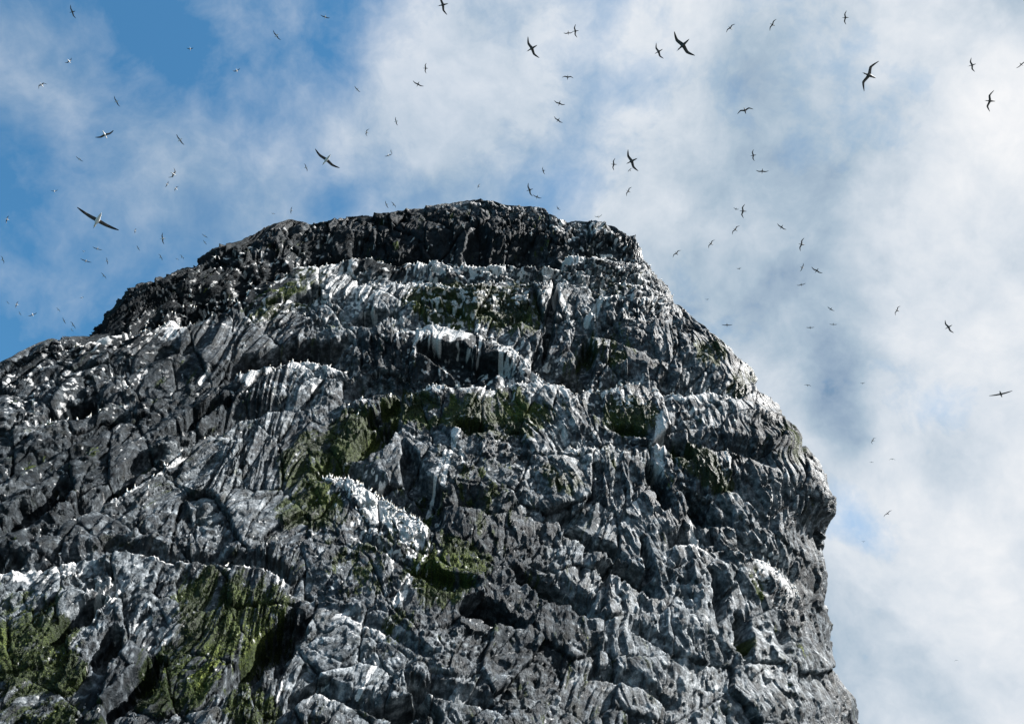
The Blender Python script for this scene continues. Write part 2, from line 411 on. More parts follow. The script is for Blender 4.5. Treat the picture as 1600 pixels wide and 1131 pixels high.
# ---- colour fields: moss, guano, paler and darker zones
def blobs(items, pw=1.0):
    r = np.zeros_like(H)
    for (cx, cy, rx, ry, lean, w) in items:
        a = math.radians(lean)
        ex, ey = (PX - cx) + wx * 1.6, (PY - cy) + wy * 1.6
        p_, q_ = ex * math.cos(a) - ey * math.sin(a), ex * math.sin(a) + ey * math.cos(a)
        r = np.maximum(r, w * sstep(1.35, .35, (p_ / rx) ** 2 + (q_ / ry) ** 2))
    return r
MOSS = blobs([(740, 480, 115, 40, -5, 1), (680, 470, 60, 22, 10, .8), (520, 700, 110, 42, 30, 1), (480, 790, 60, 34, 0, .9), (770, 640, 100, 40, -10, .9), (640, 640, 70, 34, 30, .8),
              (985, 645, 52, 34, -10, 1), (1110, 725, 80, 26, -35, .9), (700, 885, 70, 55, 0, .8), (50, 1010, 90, 70, 30, 1), (340, 960, 80, 90, 30, .9), (270, 1060, 80, 60, 30, .7),
              (420, 945, 40, 50, 0, .8), (870, 742, 42, 26, -10, .8), (1162, 1002, 14, 34, 0, .9), (740, 780, 60, 60, 0, .5), (560, 880, 60, 50, 0, .5), (460, 460, 80, 24, 25, .6),
              (640, 800, 50, 80, 0, .4), (1170, 590, 26, 26, 0, .7), (1120, 545, 30, 30, 0, .6), (1250, 690, 24, 40, 0, .5), (810, 470, 50, 50, 0, .5), (620, 960, 40, 40, 0, .5), (1180, 900, 14, 30, 0, .6),
              (960, 450, 30, 30, 0, .4), (940, 560, 60, 60, 0, .35), (80, 1110, 120, 30, 0, .7), (395, 1100, 40, 40, 0, .8)])
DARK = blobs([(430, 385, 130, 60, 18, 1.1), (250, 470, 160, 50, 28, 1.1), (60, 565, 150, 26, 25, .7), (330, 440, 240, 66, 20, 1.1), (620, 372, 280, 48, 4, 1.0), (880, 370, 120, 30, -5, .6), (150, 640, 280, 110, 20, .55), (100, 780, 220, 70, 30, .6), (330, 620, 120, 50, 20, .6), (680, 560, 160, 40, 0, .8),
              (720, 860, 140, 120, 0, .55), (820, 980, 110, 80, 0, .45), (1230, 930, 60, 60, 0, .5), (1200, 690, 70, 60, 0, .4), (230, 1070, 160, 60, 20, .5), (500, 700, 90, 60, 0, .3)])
PALE = blobs([(60, 925, 120, 40, 10, 1.1), (300, 930, 60, 26, 0, .9), (200, 560, 120, 14, 28, .7), (260, 690, 90, 12, 38, .7), (110, 920, 160, 44, 10, 1), (150, 950, 60, 34, 40, .8), (230, 960, 60, 60, 45, .6), (560, 470, 110, 60, 5, .75), (400, 670, 80, 34, 15, .8), (350, 760, 130, 60, 10, .55), (480, 610, 60, 30, 30, .5),
              (560, 1040, 130, 90, 0, .75), (700, 1060, 80, 40, 0, .6), (600, 930, 60, 60, 0, .6), (1120, 600, 80, 60, -20, .5), (900, 480, 70, 60, 0, .6), (1100, 1000, 220, 150, -20, .85), (1240, 820, 70, 120, -20, .6), (1000, 1000, 120, 60, -20, .6),
              (1260, 1060, 90, 90, 0, .9), (980, 880, 130, 100, 0, .75), (1200, 760, 90, 60, 0, .7), (640, 700, 60, 70, 20, .5), (860, 650, 50, 50, 0, .6), (840, 760, 90, 50, 0, .5),
              (540, 545, 50, 30, 20, .6), (1035, 690, 20, 60, -12, .9), (1090, 830, 24, 40, -30, .7), (250, 1000, 40, 60, 40, .6), (900, 330, 60, 30, 0, .3), (920, 700, 60, 30, 0, .6)])
# guano: below the lips, run down in streaks, and in the crowded patches
streak = vnoise(U / 3.4, V / 46, 401) * .6 + vnoise(U / 7.5, V / 60, 402) * .6 + fbm(X / 9, Y / 9, 403, 3) * .7
GPATCH = blobs([(585, 778, 66, 26, -35, 1.5), (635, 820, 44, 26, -40, 1.4), (540, 757, 44, 14, -20, 1.2), (520, 440, 60, 22, 5, .5), (600, 440, 140, 26, 0, .75), (700, 425, 90, 18, 0, .7),
                (810, 560, 60, 40, -40, .85), (850, 600, 50, 30, -25, .85), (690, 525, 70, 18, 0, .75), (930, 480, 20, 30, 20, .9), (880, 420, 50, 40, -20, .7), (990, 450, 60, 26, -35, .6),
                (160, 935, 50, 34, 45, 1.15), (250, 1005, 26, 50, 45, .95), (60, 900, 80, 22, 5, .8), (330, 905, 40, 14, 0, .5), (560, 985, 60, 14, -30, .8), (1210, 890, 40, 18, -30, 1), (1245, 925, 26, 24, -30, .9), (1032, 690, 14, 60, -12, .8), (930, 363, 40, 16, -25, .8), (860, 340, 40, 12, 0, .5),
                (706, 690, 12, 50, 18, .8), (880, 660, 30, 50, 0, .6), (700, 600, 60, 16, 0, .5), (1090, 835, 24, 34, -30, .7), (430, 580, 60, 14, 10, .7), (270, 505, 110, 16, 20, .8), (90, 550, 120, 22, 25, .5),
                (620, 880, 20, 60, 25, .7), (600, 920, 30, 30, 0, .5), (60, 880, 90, 16, 0, .5), (250, 1010, 26, 50, 40, .6), (1120, 590, 40, 40, 0, .4), (560, 1040, 40, 40, 30, .35), (1230, 900, 60, 40, -30, .5), (480, 590, 60, 20, 20, .35), (930, 700, 70, 20, -10, .5)])
crev = sstep(.02, .12, e3)
GUANO = np.clip(LIPM * 1.15 + GPATCH * .95 + streak * .66 - .72 - .35 * MOSS * (1 - LIPM), 0, 1)
NEST = blobs([(620, 450, 330, 60, 4, 1), (980, 440, 110, 60, -30, 1), (760, 560, 180, 60, -15, .8), (1000, 610, 260, 30, -4, .8), (180, 520, 220, 30, 20, 1), (600, 800, 110, 60, -35, 1),
              (330, 420, 230, 60, 22, .7), (120, 600, 160, 60, 20, .7), (930, 360, 110, 24, -15, .8), (1220, 900, 90, 40, -30, .8), (900, 690, 140, 40, 0, .6), (450, 590, 130, 24, 5, .7)])
for (x0, y0, x1, y1, wd) in [(716, 672, 700, 722, 4), (700, 722, 692, 760, 5), (697, 705, 668, 782, 4), (712, 668, 708, 690, 6), (1117, 645, 1119, 664, 3), (1138, 702, 1144, 730, 3), (778, 545, 790, 572, 4), (752, 524, 748, 550, 4),
                             (690, 520, 684, 540, 4), (655, 520, 648, 540, 4), (940, 470, 918, 500, 7), (600, 455, 560, 470, 5), (325, 575, 312, 592, 4), (1030, 655, 1034, 740, 9), (1085, 815, 1105, 862, 6), (640, 900, 618, 940, 8),
                             (870, 455, 892, 500, 4), (990, 780, 1000, 800, 4), (560, 1085, 590, 1030, 5), (440, 1060, 432, 1085, 3)]:
    dx_, dy_ = x1 - x0, y1 - y0
    tt = np.clip(((PX - x0) * dx_ + (PY - y0) * dy_) / (dx_ * dx_ + dy_ * dy_), 0, 1)
    dd = np.hypot(PX - x0 - tt * dx_ + 2.0 * fbm(X / 8, Y / 20, 437, 2), PY - y0 - tt * dy_)
    GUANO = np.maximum(GUANO, sstep(wd, wd * .4, dd) * (1.15 - .5 * tt))
fleck = fbm(X / 6.5, Y / 3.6, 431, 2)
GUANO = sstep(.05, .55, GUANO) * sstep(-.55, .05, fbm(X / 5, Y / 6, 433, 3) + .25 * GUANO)
GUANO = np.maximum(GUANO, sstep(.22, .42, fleck + .12 * (fbm(X / 40, Y / 12, 439, 2)) - .10 * DARK) * NEST)
GUANO = np.maximum(GUANO, sstep(.60, .70, fleck) * .6)
spk = vnoise(X / 2.2, Y / 2.2, 441)
MOSSF = sstep(.30, .80, MOSS * .88 + fbm(U / 10, V / 26, 451, 5, .75) * 1.15)
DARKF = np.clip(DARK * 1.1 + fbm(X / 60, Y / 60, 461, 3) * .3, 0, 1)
PALEF = np.clip(PALE * (1 - .6 * DARK) + fbm(U / 30, V / 60, 471, 4) * .45 * (1 - .6 * DARK) + (tone - .5) * .8 * (1 - .5 * DARK) + .06, 0, 1)
# tussocks swell on the mossy parts
HD += 0.35 * K * MOSSF * (np.abs(fbm(X / 6, Y / 6, 481, 3)) - .2)

# keep the skyline calm where the relief would push it far off its line
rimw = sstep(1.05, 1.45, np.abs(PHI))
H = H * (1 - .45 * rimw); HD = HD * (1 - .35 * rimw)
toprow = sstep(ZTOP - 16, ZTOP - 2, ZG)
H = H * (1 - .5 * toprow)
H -= np.where(np.abs(PHI) < 1.9, 0.4, 0)
NH = NRM.copy(); NH[..., 2] *= 0.25
NH /= (np.linalg.norm(NH, axis=-1, keepdims=True) + 1e-9)
P = BASE + NH * H[..., None]
def blur(a, n):
    for _ in range(n):
        b = a.copy(); b[1:-1] = (a[:-2] + 2 * a[1:-1] + a[2:]) / 4; a = b
        b = a.copy(); b[:, 1:-1] = (a[:, :-2] + 2 * a[:, 1:-1] + a[:, 2:]) / 4; a = b
    return a
Pb = blur(P, 3)
N2 = np.cross(np.gradient(Pb, axis=1), np.gradient(Pb, axis=0))
N2 = np.where((N2 * NRM).sum(-1, keepdims=True) < 0, -N2, N2)
N2 /= np.linalg.norm(N2, axis=-1, keepdims=True) + 1e-9
N2 = blur(N2, 6) + 1.5 * NH
N2 /= np.linalg.norm(N2, axis=-1, keepdims=True) + 1e-9
N2 = np.where(np.abs(PHI[..., None]) < 1.85, N2, NH)
P = P + N2 * HD[..., None]
# crest knobs
kn = np.interp(PX, [430, 450, 470, 492, 560, 575, 640, 655, 690, 700, 722, 735, 765, 790, 850, 868, 880, 975, 985, 1005], [0, 9, 8, -4, 0, 3, 1, 4, 3, 0, 5, 4, 3, 1, 4, 0, 0, 2, 6, 0])
P[..., 2] += kn * mpp * 1.15 * sstep(ZTOP - 32, ZTOP - 14, ZG) * 0.8
P[..., 2] += (fbm(XC / 12, YC * 0 + 3, 491, 4) * 5 + 0) * mpp * toprow

# where the relief is so steep that the sheet is drawn out, droppings do not stick
draw = np.maximum(np.linalg.norm(np.gradient(P, axis=1), axis=-1) / (np.linalg.norm(du, axis=-1) + .02), np.linalg.norm(np.gradient(P, axis=0), axis=-1) / (np.linalg.norm(dv, axis=-1) + .02))
GUANO = GUANO * sstep(9, 4, draw) * (1 - .75 * sstep(1.1, 1.35, np.abs(PHI)))
PALEF = PALEF * (1 - .7 * sstep(1.1, 1.35, np.abs(PHI)))
# draw the skyline onto its traced course, keeping its small crags
tl = np.array(LEFT + RIGHT[1:12]); gx = np.arange(-60, 1050, 6.0)
want = np.interp(gx, tl[:, 0], tl[:, 1])
rt = np.array(RIGHT[9:]); gy = np.arange(415, 1180, 6.0)
wantx = np.interp(gy, rt[:, 1], rt[:, 0])
def smooth1(a, n):
    for _ in range(n): a = np.convolve(np.pad(a, 1, 'edge'), [.25, .5, .25], 'valid')
    return a
for it in range(3):
    qx, qy = project(P.reshape(-1, 3)); qx = qx.reshape(PX.shape); qy = qy.reshape(PX.shape)
    m_ = (np.abs(PHI) < 2.2)
    have = np.full(len(gx), 1e9)
    idx = np.clip(((qx - gx[0]) / 6).astype(int), 0, len(gx) - 1)
    np.minimum.at(have, idx[m_], qy[m_])
    dl = smooth1(np.where(have < 1e8, have - want, 0), 6)            # > 0: too low
    dz = np.interp(qx, gx, dl) * mpp * 1.35
    wt_ = sstep(.8, 1.25, np.abs(PHI)) * (PHI < 0) + sstep(ZTOP - 45, ZTOP - 15, ZG)
    wt_ = np.clip(wt_, 0, 1) * (qx < 1040) * (qx > -200) * sstep(520 , 440, qy + (qx < 600) * -200) * sstep(1045, 1005, qx)
    P[..., 2] += dz * wt_
    qx, qy = project(P.reshape(-1, 3)); qx = qx.reshape(PX.shape); qy = qy.reshape(PX.shape)
    havex = np.full(len(gy), -1e9)
    idy = np.clip(((qy - gy[0]) / 6).astype(int), 0, len(gy) - 1)
    m2 = (np.abs(PHI) < 2.2) & (qx > 900)
    np.maximum.at(havex, idy[m2], qx[m2])
    dr = smooth1(np.where(havex > 0, wantx - havex, 0), 10)
    P[..., 0] += np.interp(qy, gy, dr) * mpp * sstep(.75, 1.2, PHI) * sstep(405, 450, qy)
    print('skyline off by', np.abs(dl[8:-2]).max().round(1), np.abs(dr).max().round(1))
verts = P.reshape(-1, 3).astype(np.float32)
ii = np.arange(NRT * NCOL).reshape(NRT, NCOL)
a_ = ii[:-1, :-1].ravel(); b_ = ii[:-1, 1:].ravel(); c_ = ii[1:, 1:].ravel(); d_ = ii[1:, :-1].ravel()
quads = np.stack([a_, b_, c_, d_], 1)
seam = np.stack([ii[:-1, -1], ii[:-1, 0], ii[1:, 0], ii[1:, -1]], 1)
quads = np.concatenate([quads, seam]).astype(np.int32)
me = bpy.data.meshes.new('crag')
me.vertices.add(len(verts)); me.vertices.foreach_set('co', verts.ravel())
me.loops.add(quads.size); me.loops.foreach_set('vertex_index', quads.ravel())
me.polygons.add(len(quads)); me.polygons.foreach_set('loop_start', np.arange(0, quads.size, 4, dtype=np.int32))
me.update(calc_edges=True)
def attr(name, arr):
    at_ = me.attributes.new(name, 'FLOAT', 'POINT'); at_.data.foreach_set('value', arr.reshape(-1).astype(np.float32))
attr('moss', MOSSF); attr('guano', GUANO); attr('pale', PALEF); attr('dark', DARKF)
av = me.attributes.new('grain', 'FLOAT_VECTOR', 'POINT')
av.data.foreach_set('vector', np.stack([U, V, np.zeros_like(U)], -1).reshape(-1).astype(np.float32))

# ------------------------------------------------------------------ materials
def new_mat(name):
    m = bpy.data.materials.new(name); m.use_nodes = True
    t = m.node_tree; bs = t.nodes['Principled BSDF']
    return m, t, bs
def N(t, ty, **kw):
    n = t.nodes.new(ty)
    for k, v in kw.items():
        setattr(n, k, v)
    return n
def mixc(t, fac, a, b):
    n = N(t, 'ShaderNodeMix', data_type='RGBA')
    for s, v in ((0, fac), (6, a), (7, b)):
        if isinstance(v, (tuple, float, int)): n.inputs[s].default_value = v
        else: t.links.new(v, n.inputs[s])
    return n.outputs[2]
def rampn(t, src, stops):
    n = N(t, 'ShaderNodeValToRGB'); cr = n.color_ramp
    cr.elements[0].position, cr.elements[0].color = stops[0]
    cr.elements[1].position, cr.elements[1].color = stops[-1]
    for p, c in stops[1:-1]:
        e = cr.elements.new(p); e.color = c
    t.links.new(src, n.inputs[0]); return n.outputs[0]
def noise(t, vec, scale, detail=6, rough=.6):
    n = N(t, 'ShaderNodeTexNoise'); n.inputs['Scale'].default_value = scale; n.inputs['Detail'].default_value = detail
    n.inputs['Roughness'].default_value = rough; t.links.new(vec, n.inputs['Vector']); return n.outputs['Fac']
def mathn(t, op, a, b, clamp=False):
    n = N(t, 'ShaderNodeMath', operation=op, use_clamp=clamp)
    for s, v in enumerate((a, b)):
        if isinstance(v, (float, int)): n.inputs[s].default_value = v
        else: t.links.new(v, n.inputs[s])
    return n.outputs[0]

rock, t, bs = new_mat('rock')
tcn = N(t, 'ShaderNodeTexCoord').outputs['Object']
def A(name): return N(t, 'ShaderNodeAttribute', attribute_name=name)
gr = A('grain').outputs['Vector']
gm = N(t, 'ShaderNodeMapping'); gm.inputs['Scale'].default_value = (.25, .1, .2); t.links.new(gr, gm.inputs[0])
nb = noise(t, tcn, .12, 5); nm = noise(t, tcn, .9, 7, .65); nf = noise(t, tcn, 5.0, 6, .7)
ng = noise(t, gm.outputs[0], 1.0, 5, .6)
basec = rampn(t, nm, [(.34, (.004, .006, .008, 1)), (.49, (.017, .023, .029, 1)), (.57, (.066, .080, .094, 1)), (.68, (.24, .27, .295, 1))])
palec = rampn(t, nm, [(.34, (.010, .014, .018, 1)), (.47, (.072, .088, .100, 1)), (.56, (.19, .212, .232, 1)), (.67, (.42, .445, .46, 1))])
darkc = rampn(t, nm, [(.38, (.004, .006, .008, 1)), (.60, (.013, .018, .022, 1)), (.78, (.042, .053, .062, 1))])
col = mixc(t, mathn(t, 'MULTIPLY', A('pale').outputs['Fac'], .85, True), basec, palec)
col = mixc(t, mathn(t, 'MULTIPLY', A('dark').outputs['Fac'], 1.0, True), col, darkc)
gg = mathn(t, 'MULTIPLY', mathn(t, 'SUBTRACT', ng, .5), 2.6)
ndk = mathn(t, 'SUBTRACT', 1.0, A('dark').outputs['Fac'], True)
col = mixc(t, mathn(t, 'MULTIPLY', mathn(t, 'MULTIPLY', gg, .4), ndk, True), col, (.20, .205, .205, 1))
lich = rampn(t, noise(t, tcn, .35, 8, .7), [(.52, (0, 0, 0, 1)), (.68, (1, 1, 1, 1))])
col = mixc(t, mathn(t, 'MULTIPLY', mathn(t, 'MULTIPLY', lich, .15), ndk), col, (.13, .125, .085, 1))
mossc = rampn(t, mathn(t, 'ADD', mathn(t, 'MULTIPLY', nf, .6), mathn(t, 'MULTIPLY', nb, .4)), [(.38, (.004, .008, .003, 1)), (.50, (.013, .022, .006, 1)), (.58, (.050, .070, .013, 1)), (.68, (.24, .26, .07, 1))])
mf = mathn(t, 'SUBTRACT', mathn(t, 'ADD', A('moss').outputs['Fac'], nf), .62, True)
col = mixc(t, mathn(t, 'MULTIPLY', mf, 1.6, True), col, mossc)
guc = rampn(t, nf, [(.3, (.22, .22, .22, 1)), (.6, (.62, .62, .62, 1))])
gf = mathn(t, 'SUBTRACT', mathn(t, 'ADD', A('guano').outputs['Fac'], mathn(t, 'MULTIPLY', nf, .9)), .62, True)
col = mixc(t, mathn(t, 'MULTIPLY', gf, 1.7, True), col, guc)
t.links.new(col, bs.inputs['Base Color'])
t.links.new(rampn(t, nb, [(.35, (.38, .38, .38, 1)), (.65, (.8, .8, .8, 1))]), bs.inputs['Roughness'])
t.links.new(mathn(t, 'SUBTRACT', .20, mathn(t, 'MULTIPLY', A('dark').outputs['Fac'], .14)), bs.inputs['Specular IOR Level'])
bmp = N(t, 'ShaderNodeBump'); bmp.inputs['Strength'].default_value = 1.0; bmp.inputs['Distance'].default_value = .32
hsum = mathn(t, 'ADD', mathn(t, 'MULTIPLY', ng, 1.0), mathn(t, 'MULTIPLY', noise(t, tcn, 3.0, 7, .68), .9))
t.links.new(hsum, bmp.inputs['Height']); t.links.new(bmp.outputs[0], bs.inputs['Normal'])
me.materials.append(rock)
crag = link(bpy.data.objects.new('cliff', me))
crag['kind'] = 'structure'
crag['label'] = 'dark craggy sea cliff with white streaked ledges and green moss'

# sea
seam_, t, bs = new_mat('sea_water')
bs.inputs['Base Color'].default_value = (.012, .03, .038, 1); bs.inputs['Roughness'].default_value = .12
b2 = N(t, 'ShaderNodeBump'); b2.inputs['Strength'].default_value = .6; b2.inputs['Distance'].default_value = .5
t.links.new(noise(t, N(t, 'ShaderNodeTexCoord').outputs['Object'], .25, 6), b2.inputs['Height']); t.links.new(b2.outputs[0], bs.inputs['Normal'])
sea = mesh_obj('sea', [(-9000, -9000, 0), (9000, -9000, 0), (9000, 9000, 0), (-9000, 9000, 0)], [(0, 1, 2, 3)], [seam_])
sea['kind'] = 'structure'; sea['label'] = 'dark sea round the foot of the cliff'

# ------------------------------------------------------------------ grass on the mossy rock (nobody could count it)
def flat_mat(name, c, rough=.6, spec=.3, var=.15, sc=9.0):
    m, t, bs = new_mat(name)
    oc = N(t, 'ShaderNodeTexCoord').outputs['Object']
    c2 = tuple(max(0, x * (1 - 2 * var)) for x in c[:3]) + (1,)
    t.links.new(mixc(t, noise(t, oc, sc, 4), c2, c), bs.inputs['Base Color'])
    bs.inputs['Roughness'].default_value = rough; bs.inputs['Specular IOR Level'].default_value = spec
    return m
grass_m, t, bs = new_mat('sea_cliff_grass')
oc = N(t, 'ShaderNodeTexCoord').outputs['Object']
t.links.new(rampn(t, noise(t, oc, .8, 5), [(.35, (.006, .012, .004, 1)), (.5, (.022, .037, .008, 1)), (.66, (.10, .13, .028, 1))]), bs.inputs['Base Color'])
bs.inputs['Roughness'].default_value = .8
flatm = (MOSSF * (np.abs(PHI) < 1.65) * (PX > -60) * (PX < 1400) * (PY < 1180)).ravel()
prob = np.clip(flatm - .35, 0, 1) * (np.abs(vnoise(X / 7, Y / 7, 511)).ravel() > .25)
w_ = prob * (mpp.ravel() ** 0)
pick = rng.choice(len(w_), 9000, replace=False, p=w_ / w_.sum())
NHf = NH.reshape(-1, 3)
gv, gf_ = [], []
for q in pick:
    p0 = verts[q].astype(float); n0 = NHf[q]
    side = np.array([-n0[1], n0[0], 0.0])
    for b in range(3):
        L = random.uniform(.18, .55); a1 = random.uniform(-.7, .7)
        tip = n0 * random.uniform(.3, .9) + side * a1 + np.array([0, 0, random.uniform(-.7, .8)])
        tip = tip / np.linalg.norm(tip) * L
        wv = side * random.uniform(.03, .06)
        s0 = p0 + side * random.uniform(-.15, .15) + np.array([0, 0, random.uniform(-.1, .1)]) - n0 * .05
        k = len(gv)
        gv += [s0 - wv, s0 + wv, s0 + tip * .6 + wv * .6 + np.array([0, 0, .03]), s0 + tip - np.array([0, 0, .08 * L])]
        gf_ += [(k, k + 1, k + 2), (k, k + 2, k + 3)]
gr_o = mesh_obj('grass', gv, gf_, [grass_m])
gr_o['kind'] = 'stuff'; gr_o['label'] = 'tufts of grass and moss growing on the cliff ledges'

# ------------------------------------------------------------------ gannets
white_m = flat_mat('white_feathers', (.80, .80, .79, 1), .6)
black_m = flat_mat('black_wing_tip', (.022, .020, .020, 1), .5)
buff_m = flat_mat('buff_head_feathers', (.68, .63, .52, 1), .6)
bill_m = flat_mat('pale_grey_bill', (.30, .34, .37, 1), .4)
shade_m = flat_mat('shaded_feathers', (.085, .078, .075, 1), .6)  # white plumage seen against bright sky, its shade put into the colour
BM = [white_m, black_m, buff_m, bill_m, shade_m]
def loft(rings, closed_ends=True):
    V_, F_ = [], []
    n = len(rings[0])
    for r in rings: V_ += r
    for k in range(len(rings) - 1):
        for i in range(n):
            F_.append((k * n + i, k * n + (i + 1) % n, (k + 1) * n + (i + 1) % n, (k + 1) * n + i))
    if closed_ends:
        F_.append(tuple(range(n))[::-1]); F_.append(tuple((len(rings) - 1) * n + i for i in range(n)))
    return V_, F_
def flying_mesh(name, zin, zout, sweep, tuck=1.0, tone=0, twist=0.0):
    """+Y head, X wings, Z up; span 1.8 m. zin / zout: rise of wrist and tip, sweep: how far the hand is drawn back"""
    V_, F_, M_ = [], [], []
    st = [(.47, .003, .003, 0, 3), (.42, .010, .012, 0, 3), (.365, .017, .020, .004, 3), (.345, .030, .033, .006, 2), (.30, .038, .040, .006, 2), (.24, .035, .036, .002, 2), (.18, .042, .045, 0, 0),
          (.10, .066, .068, -.002, 0), (0, .080, .080, -.004, 0), (-.12, .074, .070, -.004, 0), (-.23, .052, .044, .004, 0), (-.31, .046, .020, .010, 0), (-.38, .030, .010, .012, 0), (-.47, .006, .004, .012, 0)]
    rings = []
    for (y, rx, rz, zc, m) in st:
        rings.append([(rx * math.cos(a), y, zc + rz * math.sin(a)) for a in [2 * math.pi * i / 10 for i in range(10)]])
    v, f = loft(rings); V_ += v; F_ += f
    for k in range(len(st) - 1): M_ += [st[k + 1][4] if k < 5 else 0] * 10
    M_ += [3, 0]
    for sgn in (-1, 1):
        # span position, leading edge, chord
        ws = [(.03, .11, .22), (.14, .12, .20), (.28, .145, .185), (.40, .16, .170), (.47, .158, .160), (.58, .13, .140), (.70, .085, .112), (.80, .035, .078), (.87, -.005, .042), (.90, -.03, .010)]
        rings = []
        for (x, le, ch) in ws:
            xs = x
            if x > .45: le = le - .55 * sweep * (x - .45)
            if x <= .45: z = zin * (x / .45) ** 1.2
            else: z = zin + (zout - zin) * ((x - .45) / .45) ** 1.1
            xx = x * (1 - .25 * abs(zin) - (.2 * abs(zout - zin))) * tuck
            th = .020 * ch / .2 + .002
            pr = [(0, 0), (.25, 1.0), (.6, .75), (1, .05), (.6, -.15), (.25, -.35)]
            r = [(sgn * xx, le - a * ch, .02 + z + b * th - twist * a * ch) for a, b in pr]
            rings.append(r if sgn > 0 else r[::-1])
        v, f = loft(rings); o = len(V_)
        V_ += v; F_ += [tuple(i + o for i in q) for q in f]
        for k in range(len(ws) - 1): M_ += [1 if ws[k][0] >= .56 else 0] * 6
        M_ += [0, 1]
        # tone paints silhouette shade into the plumage
    nb_ = (len(st) - 1) * 10 + 2
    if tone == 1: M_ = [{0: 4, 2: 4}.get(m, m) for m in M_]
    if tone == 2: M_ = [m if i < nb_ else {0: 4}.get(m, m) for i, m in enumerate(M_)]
    me_ = bpy.data.meshes.new(name)
    me_.from_pydata(V_, [], F_)
    for m in BM: me_.materials.append(m)
    me_.polygons.foreach_set('material_index', M_)
    me_.polygons.foreach_set('use_smooth', [True] * len(F_))
    me_.update()
    return me_
POSES = dict(glide=flying_mesh('gannet_gliding', .06, .02, .25), bow=flying_mesh('gannet_bowed', .10, -.03, .35),
             up=flying_mesh('gannet_wings_raised', .20, .42, .3), down=flying_mesh('gannet_wings_lowered', -.05, -.36, .45),
             swept=flying_mesh('gannet_swept', .10, .0, 1.3, .92), flap=flying_mesh('gannet_flapping', .28, .14, .7, .9),
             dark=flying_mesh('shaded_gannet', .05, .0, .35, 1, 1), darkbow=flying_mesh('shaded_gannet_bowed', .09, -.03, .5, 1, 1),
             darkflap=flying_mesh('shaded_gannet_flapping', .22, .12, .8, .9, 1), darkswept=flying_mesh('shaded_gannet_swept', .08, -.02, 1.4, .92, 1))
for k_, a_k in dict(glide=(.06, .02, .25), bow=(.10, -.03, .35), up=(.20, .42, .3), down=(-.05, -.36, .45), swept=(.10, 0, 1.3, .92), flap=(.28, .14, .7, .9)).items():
    POSES['mix' + k_] = flying_mesh('gannet_shaded_winged_' + k_, *a_k, *(() if len(a_k) > 3 else (1,)), 2)
Z = Vector((0, 0, 1))
def place_flying(px, py, span, ang, pose, label, group, head='L', dist=None, climb=0.0, roll=0.0):
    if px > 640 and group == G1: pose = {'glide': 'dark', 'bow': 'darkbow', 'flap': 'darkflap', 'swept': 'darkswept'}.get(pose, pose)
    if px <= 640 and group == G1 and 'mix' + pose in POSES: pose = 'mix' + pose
    d = Vector(ray(px, py)); r = Vector(RGT); u = Vector(UPV)
    t_ = math.radians(ang)
    w = r * math.cos(t_) + u * math.sin(t_)
    w = (w - d * w.dot(d)).normalized()
    b = w.cross(Z).normalized()                       # the body lies level; the wings bank
    if head == 'L' and b.dot(r) > 0: b = -b
    if head == 'R' and b.dot(r) < 0: b = -b
    if head == 'U' and b.dot(u) < 0: b = -b
    if head == 'D' and b.dot(u) > 0: b = -b
    if climb:
        b = (b + Z * climb).normalized(); b = (b - w * b.dot(w)).normalized()
    x = w if b.cross(w).dot(Z) < 0 else -w            # keep the back upwards
    zz_ = x.cross(b)
    if zz_.z < 0: x = -x; zz_ = -zz_
    m = Matrix((x, b, zz_)).transposed().to_4x4()
    D = dist or 1.8 * FPX / span
    if roll: m = m @ Matrix.Rotation(math.radians(roll), 4, 'Y')
    m.translation = Vector(CAM) + d * D
    o = bpy.data.objects.new('gannet', POSES[pose])
    link(o); o.matrix_world = m
    o['label'] = label; o['category'] = 'bird'; o['group'] = group
    return o
def wings_word(a):
    a = (a + 90) % 180 - 90
    if abs(a) < 14: return 'wings level'
    if abs(a) > 66: return 'wings upright'
    return 'right wing up' if a > 0 else 'right wing down'
ORD = {1: [''], 2: ['left one', 'right one'], 3: ['leftmost', 'middle one', 'rightmost']}
ORDN = ['leftmost', 'second from left', 'third from left', 'fourth from left', 'fifth from left', 'sixth from left', 'seventh from left']
NUMW = ['', 'one', 'two', 'three', 'four', 'five', 'six', 'seven']
G1 = 'gannets wheeling in the sky round the cliff'
